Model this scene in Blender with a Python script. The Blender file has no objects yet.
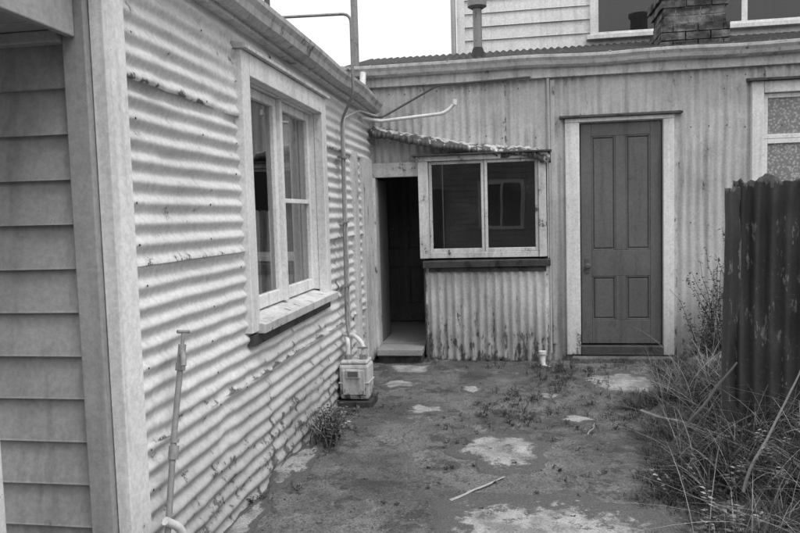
import bpy, math, random
from mathutils import Vector, Matrix, noise
random.seed(7)
R=random.random
def U(a,b): return a+(b-a)*random.random()
sc=bpy.context.scene
col=sc.collection

# ---------------------------------------------------------------- helpers
def empty(name):
    e=bpy.data.objects.new(name,None); col.objects.link(e); return e
def mesh_obj(name,verts,faces,mat=None,parent=None,smooth=False,attrs=None):
    me=bpy.data.meshes.new(name); me.from_pydata([tuple(v) for v in verts],[],faces); me.update()
    if attrs:
        for k,vals in attrs.items():
            a=me.attributes.new(k,'FLOAT','POINT'); a.data.foreach_set('value',vals)
    if smooth: me.polygons.foreach_set('use_smooth',[True]*len(me.polygons))
    o=bpy.data.objects.new(name,me); col.objects.link(o)
    if mat: me.materials.append(mat)
    if parent: o.parent=parent
    return o
def box(name,x0,x1,y0,y1,z0,z1,mat,parent,bev=0.004,wob=0.0):
    v=[(x,y,z) for x in (x0,x1) for y in (y0,y1) for z in (z0,z1)]
    if wob: v=[(a+U(-wob,wob),b+U(-wob,wob),c+U(-wob,wob)) for a,b,c in v]
    f=[(0,1,3,2),(4,6,7,5),(0,4,5,1),(2,3,7,6),(0,2,6,4),(1,5,7,3)]
    o=mesh_obj(name,v,f,mat,parent)
    if bev:
        m=o.modifiers.new('b','BEVEL'); m.width=bev; m.segments=2
    return o
def fillet(pts,r=0.06,n=6):
    pts=[Vector(p) for p in pts]; out=[pts[0]]
    for i in range(1,len(pts)-1):
        a,b,c=pts[i-1],pts[i],pts[i+1]
        d1=(a-b); d2=(c-b); rr=min(r,d1.length*.45,d2.length*.45)
        p=b+d1.normalized()*rr; q=b+d2.normalized()*rr
        for k in range(n+1):
            t=k/n; out.append(p*(1-t)**2+b*2*t*(1-t)+q*t*t)
    out.append(pts[-1]); return out
def pipe(name,pts,r,mat,parent=None,fr=0.05):
    P=fillet(pts,fr) if len(pts)>2 else [Vector(p) for p in pts]
    cu=bpy.data.curves.new(name,'CURVE'); cu.dimensions='3D'; cu.bevel_depth=r; cu.bevel_resolution=4; cu.use_fill_caps=True
    s=cu.splines.new('POLY'); s.points.add(len(P)-1)
    for i,p in enumerate(P): s.points[i].co=(p.x,p.y,p.z,1)
    s.use_smooth=True
    o=bpy.data.objects.new(name,cu); col.objects.link(o); cu.materials.append(mat)
    if parent: o.parent=parent
    return o
def lathe(name,prof,c,mat,parent=None,axis='Z',n=20):
    v=[];f=[]
    for r,h in prof:
        for k in range(n):
            a=2*math.pi*k/n; x,y=r*math.cos(a),r*math.sin(a)
            if axis=='Z': p=(c[0]+x,c[1]+y,c[2]+h)
            elif axis=='Y': p=(c[0]+x,c[1]+h,c[2]+y)
            else: p=(c[0]+h,c[1]+x,c[2]+y)
            v.append(p)
    for i in range(len(prof)-1):
        for k in range(n):
            f.append((i*n+k,i*n+(k+1)%n,(i+1)*n+(k+1)%n,(i+1)*n+k))
    f.append(tuple(range(n))); f.append(tuple(range((len(prof)-1)*n,len(prof)*n)))
    o=mesh_obj(name,v,f,mat,parent,smooth=True)
    m=o.modifiers.new('e','EDGE_SPLIT'); m.split_angle=math.radians(40)
    return o
def prism(name,prof,axis,a0,a1,mat,parent,n=24,wob=0.0,closed=True,solid=0):
    """profile (p,q) swept along axis. axis Y: p=x,q=z ; axis X: p=y,q=z"""
    v=[];f=[];m=len(prof)
    for i in range(n+1):
        a=a0+(a1-a0)*i/n
        w=wob*noise.noise(Vector((a*1.3,3.1,a0))); w2=wob*noise.noise(Vector((a*1.1,9.1,a0)))
        for p,q in prof:
            v.append((p+w,a,q+w2) if axis=='Y' else (a,p+w,q+w2))
    for i in range(n):
        for k in range(m if closed else m-1):
            k2=(k+1)%m
            f.append((i*m+k,i*m+k2,(i+1)*m+k2,(i+1)*m+k))
    if closed:
        f.append(tuple(range(m))); f.append(tuple(range(n*m,(n+1)*m)))
    o=mesh_obj(name,v,f,mat,parent)
    if solid:
        s=o.modifiers.new('s','SOLIDIFY'); s.thickness=solid
    return o
PITCH=.076
def corr(name,P0,A,B,N,la,lb,mat,parent,amp=.010,holes=(),da=.07,dent=.005,rag0=0,rag1=0,tilt=0,phase=0,seed=0,res=10,lowdent=0):
    P0=Vector(P0);A=Vector(A);B=Vector(B);N=Vector(N)
    nb=max(4,int(round(lb/PITCH*res))); na=max(2,int(round(la/da)))
    v=[];f=[];e=[]
    for j in range(nb+1):
        b=lb*j/nb
        r0=rag0*noise.noise(Vector((b*9,seed,1)))+rag0*.5*noise.noise(Vector((b*31,seed,1)))
        r1=rag1*noise.noise(Vector((b*9,seed,7)))+rag1*.6*noise.noise(Vector((b*40,seed,7)))
        for i in range(na+1):
            t=i/na; a=(0+r0)*(1-t)+(la+r1)*t
            ph=phase+b
            fl=1-.45*max(0,noise.noise(Vector((a*1.7+9,b*2.3,seed*2.1)))-.1)*2
            d=amp*fl*math.cos(2*math.pi*ph/PITCH)
            d+=dent*noise.noise(Vector((a*1.1,b*1.6,seed*3.7)))*1.6+dent*.5*noise.noise(Vector((a*5,b*5,seed*1.7)))
            dd=noise.noise(Vector((a*3.1,b*4.1,seed*5.3)))
            if dd>.35: d-=(dd-.35)*.045
            if lowdent: d+=lowdent*(1-b/lb)*noise.noise(Vector((a*7,b*5,seed)))
            d+=tilt*(1-b/lb)
            bb=b+.006*noise.noise(Vector((a*.9,seed,b*.4)))+.004*noise.noise(Vector((a*3.3,seed,b*1.4)))
            v.append(P0+A*a+B*bb+N*d)
            e.append(max(0,1-min(a,la-a,b*1.5,(lb-b)*1.5)/.05))
    W=na+1
    for j in range(nb):
        for i in range(na):
            a=la*(i+.5)/na;b=lb*(j+.5)/nb
            if any(h[0]<a<h[1] and h[2]<b<h[3] for h in holes): continue
            f.append((j*W+i,j*W+i+1,(j+1)*W+i+1,(j+1)*W+i))
    return mesh_obj(name,v,f,mat,parent,smooth=True,attrs={'edge':e})

# ---------------------------------------------------------------- materials
def newmat(name):
    m=bpy.data.materials.new(name); m.use_nodes=True; nt=m.node_tree; nt.nodes.clear()
    out=nt.nodes.new('ShaderNodeOutputMaterial'); b=nt.nodes.new('ShaderNodeBsdfPrincipled')
    nt.links.new(b.outputs[0],out.inputs[0]); return m,nt,b
def N_(nt,t,**k):
    n=nt.nodes.new(t)
    for a,b in k.items(): setattr(n,a,b)
    return n
def coords(nt,scale=(1,1,1)):
    tc=N_(nt,'ShaderNodeTexCoord'); mp=N_(nt,'ShaderNodeMapping'); mp.inputs['Scale'].default_value=scale
    nt.links.new(tc.outputs['Object'],mp.inputs[0]); return mp.outputs[0]
def nz(nt,scale,detail=4,rough=.6,sc=(1,1,1)):
    n=N_(nt,'ShaderNodeTexNoise'); n.inputs['Scale'].default_value=scale; n.inputs['Detail'].default_value=detail; n.inputs['Roughness'].default_value=rough
    nt.links.new(coords(nt,sc),n.inputs['Vector']); return n.outputs['Fac']
def rng(nt,s,a,b,c=0,d=1,smooth=True):
    m=N_(nt,'ShaderNodeMapRange'); 
    if smooth: m.interpolation_type='SMOOTHSTEP'
    for i,x in enumerate((a,b,c,d)): m.inputs[i+1].default_value=x
    nt.links.new(s,m.inputs[0]); return m.outputs[0]
def mth(nt,op,a,b=None):
    m=N_(nt,'ShaderNodeMath',operation=op); m.use_clamp=False
    for i,x in enumerate((a,b)):
        if x is None: continue
        if isinstance(x,(int,float)): m.inputs[i].default_value=x
        else: nt.links.new(x,m.inputs[i])
    return m.outputs[0]
def mix(nt,f,a,b):   # scalar mix
    m=N_(nt,'ShaderNodeMix'); 
    for i,x in ((0,f),(2,a),(3,b)):
        if isinstance(x,(int,float)): m.inputs[i].default_value=x
        else: nt.links.new(x,m.inputs[i])
    return m.outputs[0]
def finish(nt,b,value,rough=.6,bump=None,bs=.3,bd=.01,spec=.4):
    c=N_(nt,'ShaderNodeCombineColor')
    for i in range(3): nt.links.new(value,c.inputs[i])
    nt.links.new(c.outputs[0],b.inputs['Base Color'])
    if isinstance(rough,(int,float)): b.inputs['Roughness'].default_value=rough
    else: nt.links.new(rough,b.inputs['Roughness'])
    b.inputs['Specular IOR Level'].default_value=spec
    if bump is not None:
        bp=N_(nt,'ShaderNodeBump'); bp.inputs['Strength'].default_value=bs; bp.inputs['Distance'].default_value=bd
        nt.links.new(bump,bp.inputs['Height']); nt.links.new(bp.outputs[0],b.inputs['Normal'])
def zco(nt):
    tc=N_(nt,'ShaderNodeTexCoord'); s=N_(nt,'ShaderNodeSeparateXYZ'); nt.links.new(tc.outputs['Object'],s.inputs[0]); return s.outputs[2]
def paint(name,base,grime=.35,dark=.12,chip=.62,streak=.4,basez=.5,edge=.8,rough=.55,chs=(1,1,.6),baseamt=.15,spk=0.0,cs=11,halo_amt=.45,low=0):
    m,nt,b=newmat(name)
    big=nz(nt,1.5,4,.65)
    g=rng(nt,big,.35,.70)
    v=mix(nt,mth(nt,'MULTIPLY',g,grime),base,base*.58)
    s=rng(nt,nz(nt,1,3,.62,(13,13,.8)),.46,.72)
    v=mix(nt,mth(nt,'MULTIPLY',s,streak),v,base*.42)
    fine=nz(nt,45,3,.75)
    v=mth(nt,'MULTIPLY',v,rng(nt,fine,.3,.7,.86,1.10))
    if low:  # splash-back dirt near the ground
        lz=rng(nt,mth(nt,'ADD',zco(nt),mth(nt,'MULTIPLY',big,-.8)),.35,-.45,0,low); v=mix(nt,lz,v,base*.3)
    if spk:   # small rust specks
        sp=rng(nt,mth(nt,'ADD',fine,mth(nt,'MULTIPLY',big,.25)),.80,.86); v=mix(nt,mth(nt,'MULTIPLY',sp,spk),v,dark)
    ch=nz(nt,cs,5,.74,chs)
    thr=mth(nt,'ADD',ch,mth(nt,'MULTIPLY',big,.22))
    if edge:
        at=N_(nt,'ShaderNodeAttribute',attribute_name='edge')
        thr=mth(nt,'ADD',thr,mth(nt,'MULTIPLY',at.outputs['Fac'],.16*edge))
    if basez>0:
        zz=rng(nt,zco(nt),basez,0,0,baseamt); thr=mth(nt,'ADD',thr,zz)
    halo=rng(nt,thr,chip+.02,chip+.17)
    v=mix(nt,mth(nt,'MULTIPLY',halo,halo_amt),v,base*.42)
    c=rng(nt,thr,chip+.13,chip+.17)
    v=mix(nt,c,v,mth(nt,'MULTIPLY',fine,dark*2))
    finish(nt,b,v,rough,fine,.3,.004)
    return m
M_left =paint('painted_iron_bright',.64,grime=.4,streak=.15,chip=.65,dark=.11,basez=.8,baseamt=.13,edge=1.0,spk=.8,chs=(1,1,1),low=.55)
M_back =paint('painted_iron_grey',.54,grime=.45,streak=.6,chip=.64,dark=.12,basez=.7,edge=.9,spk=.7,low=.5)
M_panel=paint('painted_iron_flaking',.60,grime=.45,streak=.55,chip=.63,dark=.10,basez=.55,edge=1.0,spk=1,baseamt=.17,chs=(1.3,1.3,.45),cs=14,halo_amt=.7,low=.4)
M_white=paint('white_timber_paint',.75,grime=.35,streak=.4,chip=.67,dark=.16,basez=.6,edge=0,spk=.6,low=.4)
M_white2=paint('worn_white_timber_paint',.64,grime=.55,streak=.6,chip=.59,dark=.10,basez=.3,edge=0,spk=.9)
M_grey =paint('grey_weatherboard_paint',.31,grime=.45,streak=.45,chip=.68,dark=.09,basez=.5,edge=0,spk=.5)
M_soff =paint('soffit_paint',.35,grime=.4,streak=.2,chip=.69,dark=.1,basez=0,edge=0)
M_upper=paint('upper_weatherboard_paint',.68,grime=.3,streak=.35,chip=.75,dark=.3,basez=-1,edge=0)
M_door =paint('grey_door_paint',.13,grime=.4,streak=.45,chip=.68,dark=.04,basez=.6,edge=0,spk=.4)
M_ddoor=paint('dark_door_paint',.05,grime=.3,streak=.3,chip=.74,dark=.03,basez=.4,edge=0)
M_sill =paint('rotten_sill_timber',.07,grime=.5,streak=.5,chip=.54,dark=.02,basez=0,edge=0)
M_gut  =paint('gutter_paint',.52,grime=.6,streak=.6,chip=.58,dark=.12,basez=0,edge=0,spk=.9)
M_fascia=paint('fascia_paint',.62,grime=.5,streak=.6,chip=.61,dark=.13,basez=0,edge=0,spk=.7)
M_rust =paint('rusty_bare_iron',.045,grime=.6,streak=.7,chip=.58,dark=.12,basez=0,edge=.4,rough=.8)
M_fence=paint('rusty_fence_iron',.045,grime=.7,streak=.85,chip=.57,dark=.12,basez=0,edge=1.3,rough=.75,chs=(1,1,.3),cs=18,spk=.9,halo_amt=.3)
M_flash=paint('flaking_flashing_iron',.60,grime=.5,streak=.2,chip=.52,dark=.07,basez=0,edge=1.0)
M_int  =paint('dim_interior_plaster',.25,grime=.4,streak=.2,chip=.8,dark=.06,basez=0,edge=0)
M_intl =paint('pale_curtain_cloth',.8,grime=.15,streak=.3,chip=.95,dark=.3,basez=0,edge=0)
M_pipe =paint('painted_pipe',.45,grime=.5,streak=.3,chip=.64,dark=.12,basez=.2,edge=0,rough=.45)
M_wpipe=paint('white_pipe',.70,grime=.4,streak=.3,chip=.70,dark=.2,basez=.1,edge=0,rough=.4)
M_dpipe=paint('dark_pipe',.10,grime=.4,streak=.3,chip=.7,dark=.05,basez=.1,edge=0,rough=.5)
M_galv =paint('galvanised_pipe',.27,grime=.6,streak=.3,chip=.60,dark=.08,basez=.1,edge=0,rough=.5,cs=25)
M_meter=paint('meter_paint',.60,grime=.6,streak=.7,chip=.60,dark=.08,basez=.25,edge=0,spk=.8)
M_wood =paint('weathered_stick_wood',.34,grime=.5,streak=.1,chip=.70,dark=.12,basez=0,edge=0,rough=.8)
M_wood2=paint('grey_stick_wood',.15,grime=.5,streak=.1,chip=.68,dark=.05,basez=0,edge=0,rough=.85)
M_peb  =paint('gravel_grit',.13,grime=.5,streak=0,chip=.70,dark=.05,basez=0,edge=0,rough=.9)

def m_glass():
    m,nt,b=newmat('window_glass'); nt.nodes.remove(b); out=[n for n in nt.nodes if n.type=='OUTPUT_MATERIAL'][0]
    t=N_(nt,'ShaderNodeBsdfTransparent'); t.inputs[0].default_value=(.85,.85,.85,1)
    g=N_(nt,'ShaderNodeBsdfGlossy'); g.inputs['Roughness'].default_value=.01; g.inputs[0].default_value=(.95,.95,.95,1)
    bp=N_(nt,'ShaderNodeBump'); bp.inputs['Strength'].default_value=.05; bp.inputs['Distance'].default_value=.01
    nt.links.new(nz(nt,3,1,.4),bp.inputs['Height']); nt.links.new(bp.outputs[0],g.inputs['Normal'])
    fr=N_(nt,'ShaderNodeFresnel'); fr.inputs[0].default_value=1.5
    f=mth(nt,'MULTIPLY',fr.outputs[0],1.7)
    mx=N_(nt,'ShaderNodeMixShader'); nt.links.new(f,mx.inputs[0]); nt.links.new(t.outputs[0],mx.inputs[1]); nt.links.new(g.outputs[0],mx.inputs[2])
    d=N_(nt,'ShaderNodeBsdfDiffuse'); d.inputs[0].default_value=(.3,.3,.3,1)
    mx2=N_(nt,'ShaderNodeMixShader'); nt.links.new(rng(nt,nz(nt,3,5,.7),.45,.85,.005,.08),mx2.inputs[0])
    nt.links.new(mx.outputs[0],mx2.inputs[1]); nt.links.new(d.outputs[0],mx2.inputs[2]); nt.links.new(mx2.outputs[0],out.inputs[0])
    return m
M_glass=m_glass()
def m_lace():
    m,nt,b=newmat('patterned_privacy_glass')
    vo=N_(nt,'ShaderNodeTexVoronoi'); vo.inputs['Scale'].default_value=45; nt.links.new(coords(nt),vo.inputs['Vector'])
    v=mix(nt,rng(nt,vo.outputs['Distance'],.2,.6),.40,.20); finish(nt,b,v,.3,vo.outputs['Distance'],.5,.004); return m
M_lace=m_lace()
def m_ground():
    m,nt,b=newmat('worn_asphalt_and_concrete')
    n1=nz(nt,.9,5,.7)
    a=rng(nt,n1,.38,.58)
    v=mix(nt,a,.085,.165)
    n2=nz(nt,3.1,6,.78); p=rng(nt,n2,.51,.60); v=mix(nt,mth(nt,'MULTIPLY',p,.72),v,.042)
    p2=rng(nt,nz(nt,2.0,6,.78,(1.3,1,1)),.57,.63); v=mix(nt,mth(nt,'MULTIPLY',p2,.6),v,.25)
    p3=rng(nt,nz(nt,10,4,.78),.56,.64); v=mix(nt,mth(nt,'MULTIPLY',p3,.55),v,.045)
    f=nz(nt,90,3,.8); v=mth(nt,'MULTIPLY',v,rng(nt,f,.32,.68,.55,1.45))
    vo=N_(nt,'ShaderNodeTexVoronoi'); vo.feature='DISTANCE_TO_EDGE'; vo.inputs['Scale'].default_value=.8
    wn=N_(nt,'ShaderNodeTexNoise'); wn.inputs['Scale'].default_value=3; wn.inputs['Detail'].default_value=4
    tc=coords(nt); nt.links.new(tc,wn.inputs['Vector'])
    va=N_(nt,'ShaderNodeVectorMath',operation='MULTIPLY_ADD'); va.inputs[1].default_value=(.6,.6,.6)
    nt.links.new(wn.outputs['Color'],va.inputs[0]); nt.links.new(tc,va.inputs[2]); nt.links.new(va.outputs[0],vo.inputs['Vector'])
    ck=rng(nt,vo.outputs['Distance'],.0,.012,1,0); ck=mth(nt,'MULTIPLY',ck,rng(nt,n1,.45,.6)); v=mix(nt,mth(nt,'MULTIPLY',ck,.6),v,.02)
    bm=mth(nt,'ADD',f,mth(nt,'MULTIPLY',nz(nt,12,3,.7),2))
    rg=rng(nt,n2,.4,.6,.85,.62)
    finish(nt,b,v,rg,bm,.8,.012,.3); return m
M_ground=m_ground()
def m_conc():
    m,nt,b=newmat('pale_concrete')
    v=mix(nt,rng(nt,nz(nt,5,5,.7),.38,.65),.38,.20)
    n2=nz(nt,13,5,.78)
    v=mix(nt,rng(nt,n2,.55,.64),v,.10)
    at=N_(nt,'ShaderNodeAttribute',attribute_name='edge')
    e=rng(nt,mth(nt,'ADD',at.outputs['Fac'],mth(nt,'MULTIPLY',n2,1.9)),1.2,1.5); v=mix(nt,e,v,.105)
    f=nz(nt,110,3,.7)
    v=mth(nt,'MULTIPLY',v,rng(nt,f,.3,.7,.65,1.25))
    finish(nt,b,v,.85,f,.6,.01,.2); return m
M_conc=m_conc()
def m_brick():
    m,nt,b=newmat('old_brick')
    br=N_(nt,'ShaderNodeTexNoise'); br.inputs['Scale'].default_value=4.3; br.inputs['Detail'].default_value=1; nt.links.new(coords(nt,(1,1,3)),br.inputs['Vector'])
    v=rng(nt,br.outputs['Fac'],.35,.65,.06,.18)
    v=mth(nt,'MULTIPLY',v,rng(nt,nz(nt,14,5,.75),.3,.7,.4,1.5)); finish(nt,b,v,.9,nz(nt,40,4),.7,.012,.2); return m
M_brick=m_brick()
def m_veg():
    m,nt,b=newmat('weed_foliage')
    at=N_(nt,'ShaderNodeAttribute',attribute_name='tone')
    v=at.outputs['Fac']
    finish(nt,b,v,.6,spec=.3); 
    tr=N_(nt,'ShaderNodeBsdfTranslucent'); c=N_(nt,'ShaderNodeCombineColor')
    for i in range(3): nt.links.new(v,c.inputs[i])
    nt.links.new(c.outputs[0],tr.inputs[0]); mx=N_(nt,'ShaderNodeMixShader'); mx.inputs[0].default_value=.25
    out=[n for n in nt.nodes if n.type=='OUTPUT_MATERIAL'][0]
    nt.links.new(b.outputs[0],mx.inputs[1]); nt.links.new(tr.outputs[0],mx.inputs[2]); nt.links.new(mx.outputs[0],out.inputs[0]); return m
M_veg=m_veg()

# ---------------------------------------------------------------- terrain
def sst(a,b,x):
    t=max(0,min(1,(x-a)/(b-a))); return t*t*(3-2*t)
def gh(x,y):
    h=.05*sst(5,6.6,y)
    e=.75+.5*sst(5,6.5,y)
    h+=.20*sst(e,e+.9,x)*sst(-2,1,y)*(1-sst(6.7,7.2,y))
    h+=.025*noise.noise(Vector((x*1.3,y*1.3,0)))+.010*noise.noise(Vector((x*6,y*6,3)))
    h+=.03*sst(.8,1.3,x)*noise.noise(Vector((x*4,y*4,8)))
    return h
def axis_pts(lo,hi,step,far):
    p=[];x=lo
    while x<=hi+1e-6: p.append(x); x+=step
    s=step;a=[];x=lo
    while x>-far: s*=1.45; x-=s; a.append(x)
    s=step;b=[];x=hi
    while x<far: s*=1.45; x+=s; b.append(x)
    return a[::-1]+p+b
xs=axis_pts(-2.4,3.2,.04,400); ys=axis_pts(1.5,7,.04,400)
v=[(x,y,gh(x,y)) for y in ys for x in xs]; W=len(xs)
f=[(j*W+i,j*W+i+1,(j+1)*W+i+1,(j+1)*W+i) for j in range(len(ys)-1) for i in range(W-1)]
mesh_obj('ground',v,f,M_ground,None,True)

def patch(name,cx,cy,rx,ry,seed,lift=.008,rot=0):
    v=[];f=[];e=[];nr=14;na=90
    v.append((cx,cy,gh(cx,cy)+lift+.004)); e.append(0)
    for r in range(1,nr+1):
        for k in range(na):
            a=2*math.pi*k/na; t=r/nr
            w=1+.5*noise.noise(Vector((math.cos(a)*1.4,math.sin(a)*1.4,seed)))+.16*noise.noise(Vector((math.cos(a)*4,math.sin(a)*4,seed)))+.05*noise.noise(Vector((math.cos(a)*12,math.sin(a)*12,seed)))
            X=rx*w*t*math.cos(a);Y=ry*w*t*math.sin(a)
            x=cx+X*math.cos(rot)-Y*math.sin(rot); y=cy+X*math.sin(rot)+Y*math.cos(rot)
            z=gh(x,y)+lift+.004*(1-t)+.003*noise.noise(Vector((x*9,y*9,seed)))
            if r==nr: z-=lift+.012
            v.append((x,y,z)); e.append(max(0,(t-.4)/.6))
    for k in range(na): f.append((0,1+k,1+(k+1)%na))
    for r in range(nr-1):
        for k in range(na):
            a=1+r*na+k;b=1+r*na+(k+1)%na; f.append((a,a+na,b+na,b))
    return mesh_obj(name,v,f,M_conc,None,True,{'edge':e})
patch('concrete_patch',-.12,4.2,.32,.36,1.3)
patch('concrete_patch',.86,5.85,.40,.36,2.9)
patch('concrete_patch',.14,2.90,.83,.64,5.1)
patch('concrete_patch',-.66,5.05,.18,.16,7.7)
patch('concrete_patch',-.98,5.75,.2,.14,9.2)
patch('concrete_patch',-.97,6.25,.24,.2,11.4)
patch('concrete_patch',1.62,6.2,.22,.24,13.1,.03)
patch('concrete_patch',.42,4.95,.12,.10,15.1)
patch('concrete_patch',-1.26,3.85,.10,.42,17.1,.02)
patch('concrete_patch',-1.28,3.0,.07,.4,18.1,.02)
patch('concrete_patch',.25,5.45,.11,.08,21.1)
patch('concrete_patch',-.35,5.6,.10,.08,23.1)

# ---------------------------------------------------------------- corrugated cottage (left)
cot=empty('corrugated_iron_cottage')
WX=-1.35
hY0,hY1,hZ0,hZ1=3.44,4.83,.88,2.2
rows=[(-.03,.66,[2.28,3.68,5.55,6.72]),(.62,1.33,[2.28,4.1,5.25,6.72]),(1.29,2.0,[2.28,4.5,6.72]),(1.96,2.44,[2.28,3.9,6.72])]
si=0
for z0,z1,js in rows:
    for k in range(len(js)-1):
        y0=js[k]-(.04 if k else 0); y1=js[k+1]; si+=1
        corr('wall_sheet',(WX+.0025*(k%2)-.002,y0,z0),(0,1,0),(0,0,1),(1,0,0),y1-y0,z1-z0,M_left,cot,amp=.0105,
             holes=[(hY0-y0,hY1-y0,hZ0-z0,hZ1-z0)],rag0=.012 if k else 0,rag1=.008,tilt=.012,phase=z0,seed=si,dent=.008,da=.04,lowdent=.018 if z0<.7 else .006)
nv=[];nf=[]
def nail(p,n,r=.0065):
    n=Vector(n);b=len(nv);t=n.orthogonal().normalized();s=n.cross(t)
    for k in range(6):
        a=k*math.pi/3; nv.append(Vector(p)+t*math.cos(a)*r+s*math.sin(a)*r)
    nv.append(Vector(p)+n*r*.7)
    for k in range(6): nf.append((b+k,b+(k+1)%6,b+6))
for yy in (2.36,2.95,3.3,3.68,4.45,5.05,5.5,6.2):
    for k in range(31):
        z=k*PITCH+.0
        if hY0-.1<yy<hY1+.1 and hZ0-.1<z<hZ1+.1: continue
        if k%2==0 and R()<.8 and z>.05: nail((WX+.014+.004*R(),yy+U(-.03,.03),z),(1,0,0),.0055)
mesh_obj('roofing_nails',nv,nf,M_rust,cot)
box('corner_board',WX-.02,WX+.032,2.17,2.30,-.05,2.5,M_white,cot,.004)
box('corner_board_return',WX-.105,WX-.023,2.145,2.20,-.05,2.5,M_grey,cot,.004)
def boards(name,axis_x0,x1,y,z0,n,sp,mat,parent,seed=0,thick=.022,sg=1):
    v=[];f=[];rs=random.Random(seed);L=16
    for i in range(n):
        zb=z0+i*sp;b=len(v);d=rs.uniform(-.002,.003)
        for k in range(L+1):
            x=axis_x0+(x1-axis_x0)*k/L; w=.004*noise.noise(Vector((x*1.2,i*3.3,seed)))
            v+= [(x,y,zb+w),(x,y-sg*(thick+d),zb+w),(x,y-sg*(thick+d-.002),zb+.006+w),(x,y-sg*.006,zb+sp+.018+w),(x,y,zb+sp+.018+w)]
        for k in range(L):
            for q in range(4):
                a=b+k*5+q; f.append((a,a+5,a+6,a+1))
        f.append(tuple(b+q for q in range(5))); f.append(tuple(b+L*5+q for q in range(5)))
    return mesh_obj(name,v,f,mat,parent)
boards('weatherboards',-5,WX-.105,2.2,-.06,17,.151,M_grey,cot,3,.034)
for i in range(4):
    box('verandah_soffit_board',-5,WX-.085,1.62+i*.138,1.62+i*.138+.133,2.085,2.10,M_soff,cot,.004)
box('verandah_wall_plate',-5,WX-.107,2.12,2.165,2.045,2.083,M_soff,cot,.004)
box('gable_fascia',-5,WX-.06,1.58,1.612,2.06,2.27,M_fascia,cot)
box('verandah_roof',-5,WX-.04,1.5,2.14,2.283,2.31,M_rust,cot)
box('verandah_end_board',WX-.082,WX-.055,1.614,2.143,2.06,2.28,M_soff,cot)
box('verandah_post',-1.64,-1.495,1.68,1.8,-.05,2.083,M_white,cot,.006)
wy0,wy1,wz0,wz1=3.35,4.92,.82,2.29
pr=WX+.042
box('window_architrave_left',WX-.02,pr,wy0,wy0+.105,wz0+.05,wz1,M_white,cot,.004,.001)
box('window_architrave_right',WX-.02,pr,wy1-.105,wy1,wz0+.05,wz1,M_white,cot,.004,.001)
box('window_head',WX-.02,pr+.003,wy0+.107,wy1-.107,wz1-.115,wz1-.001,M_white,cot,.004,.001)
prism('window_head_cap',[(WX,wz1+.001),(pr+.03,wz1+.001),(pr+.03,wz1+.018),(WX,wz1+.035)],'Y',wy0-.02,wy1+.02,M_white2,cot,n=6)
prism('window_sill',[(WX-.12,.86),(pr+.035,.86),(pr+.04,.905),(WX-.12,.945)],'Y',wy0+.08,wy1+.03,M_white2,cot,n=6)
box('window_apron',WX-.0,pr-.005,wy0+.02,wy1-.02,.80,.858,M_sill,cot,.004,.002)
box('window_reveal_left',WX-.16,WX-.022,wy0+.07,wy0+.10,.94,2.19,M_white,cot,.002)
box('window_reveal_right',WX-.16,WX-.022,wy1-.10,wy1-.07,.94,2.19,M_white,cot,.002)
box('window_reveal_head',WX-.16,WX-.022,wy0+.10,wy1-.10,2.172,2.2,M_white,cot,.002)
sx0,sx1=WX-.10,WX-.055
def sashX(ya,yb,za,zb,bar=None,dx=0):
    s=.052
    box('sash_stile',sx0+dx,sx1+dx,ya,ya+s,za,zb,M_white,cot,.005)
    box('sash_stile',sx0+dx,sx1+dx,yb-s,yb,za,zb,M_white,cot,.005)
    box('sash_rail',sx0+dx+.001,sx1+dx-.001,ya+s,yb-s,zb-s,zb,M_white,cot,.005)
    box('sash_rail',sx0+dx+.001,sx1+dx-.001,ya+s,yb-s,za,za+.075,M_white,cot,.005)
    if bar: box('sash_bar',sx0+dx+.004,sx1+dx-.004,ya+s,yb-s,bar-.014,bar+.014,M_white,cot,.003)
    mesh_obj('window_glass',[(sx0+dx+.02,ya+s-.01,za+.05),(sx0+dx+.02,yb-s+.01,za+.05),(sx0+dx+.02,yb-s+.01,zb-s+.01),(sx0+dx+.02,ya+s-.01,zb-s+.01)],[(0,1,2,3)],M_glass,cot)
sashX(3.455,4.12,.945,2.17,None)
sashX(4.165,4.82,.945,2.17,1.56)
box('window_mullion',sx0-.02,WX-.03,4.121,4.164,.945,2.171,M_white,cot,.003)
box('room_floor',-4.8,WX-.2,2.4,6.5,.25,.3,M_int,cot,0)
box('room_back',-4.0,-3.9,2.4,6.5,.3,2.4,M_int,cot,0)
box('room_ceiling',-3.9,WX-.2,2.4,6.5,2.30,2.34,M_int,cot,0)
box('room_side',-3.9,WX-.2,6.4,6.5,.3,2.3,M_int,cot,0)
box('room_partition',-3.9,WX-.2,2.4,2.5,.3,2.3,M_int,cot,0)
def curtain(ya,yb,za,zb,x,seed):
    v=[];f=[];n=60
    for k in range(n+1):
        y=ya+(yb-ya)*k/n; 
        for j in range(8):
            z=za+(zb-za)*j/7+(.012*math.sin(k*.45+seed) if j in(0,7) else 0)
            v.append((x+.018*math.sin(k*.9+seed+.4*math.sin(j*.5))+.01*noise.noise(Vector((k*.3,j*.3,seed))),y,z))
    for k in range(n):
        for j in range(7): a=k*8+j; f.append((a,a+8,a+9,a+1))
    mesh_obj('curtain',v,f,M_intl,cot,True)
curtain(4.45,4.9,.9,2.18,WX-.195,2)
curtain(3.85,4.40,.9,1.50,WX-.19,5)  # pale half curtain, added to stand in for bright reflections low in the pane
curtain(3.5,3.95,.9,2.18,WX-.21,8)
box('table',-2.6,-1.75,3.2,4.4,.98,1.02,M_ddoor,cot,.005)
v=[(-6,1.9,3.0),(WX+.03,1.9,2.50),(WX+.03,6.74,2.50),(-6,6.74,3.0)]
ro=mesh_obj('roof',v,[(0,1,2,3)],M_rust,cot); ro.modifiers.new('s','SOLIDIFY').thickness=.02
box('soffit_board',WX-.0,WX+.055,2.12,6.70,2.40,2.425,M_white2,cot,.003)
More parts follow.
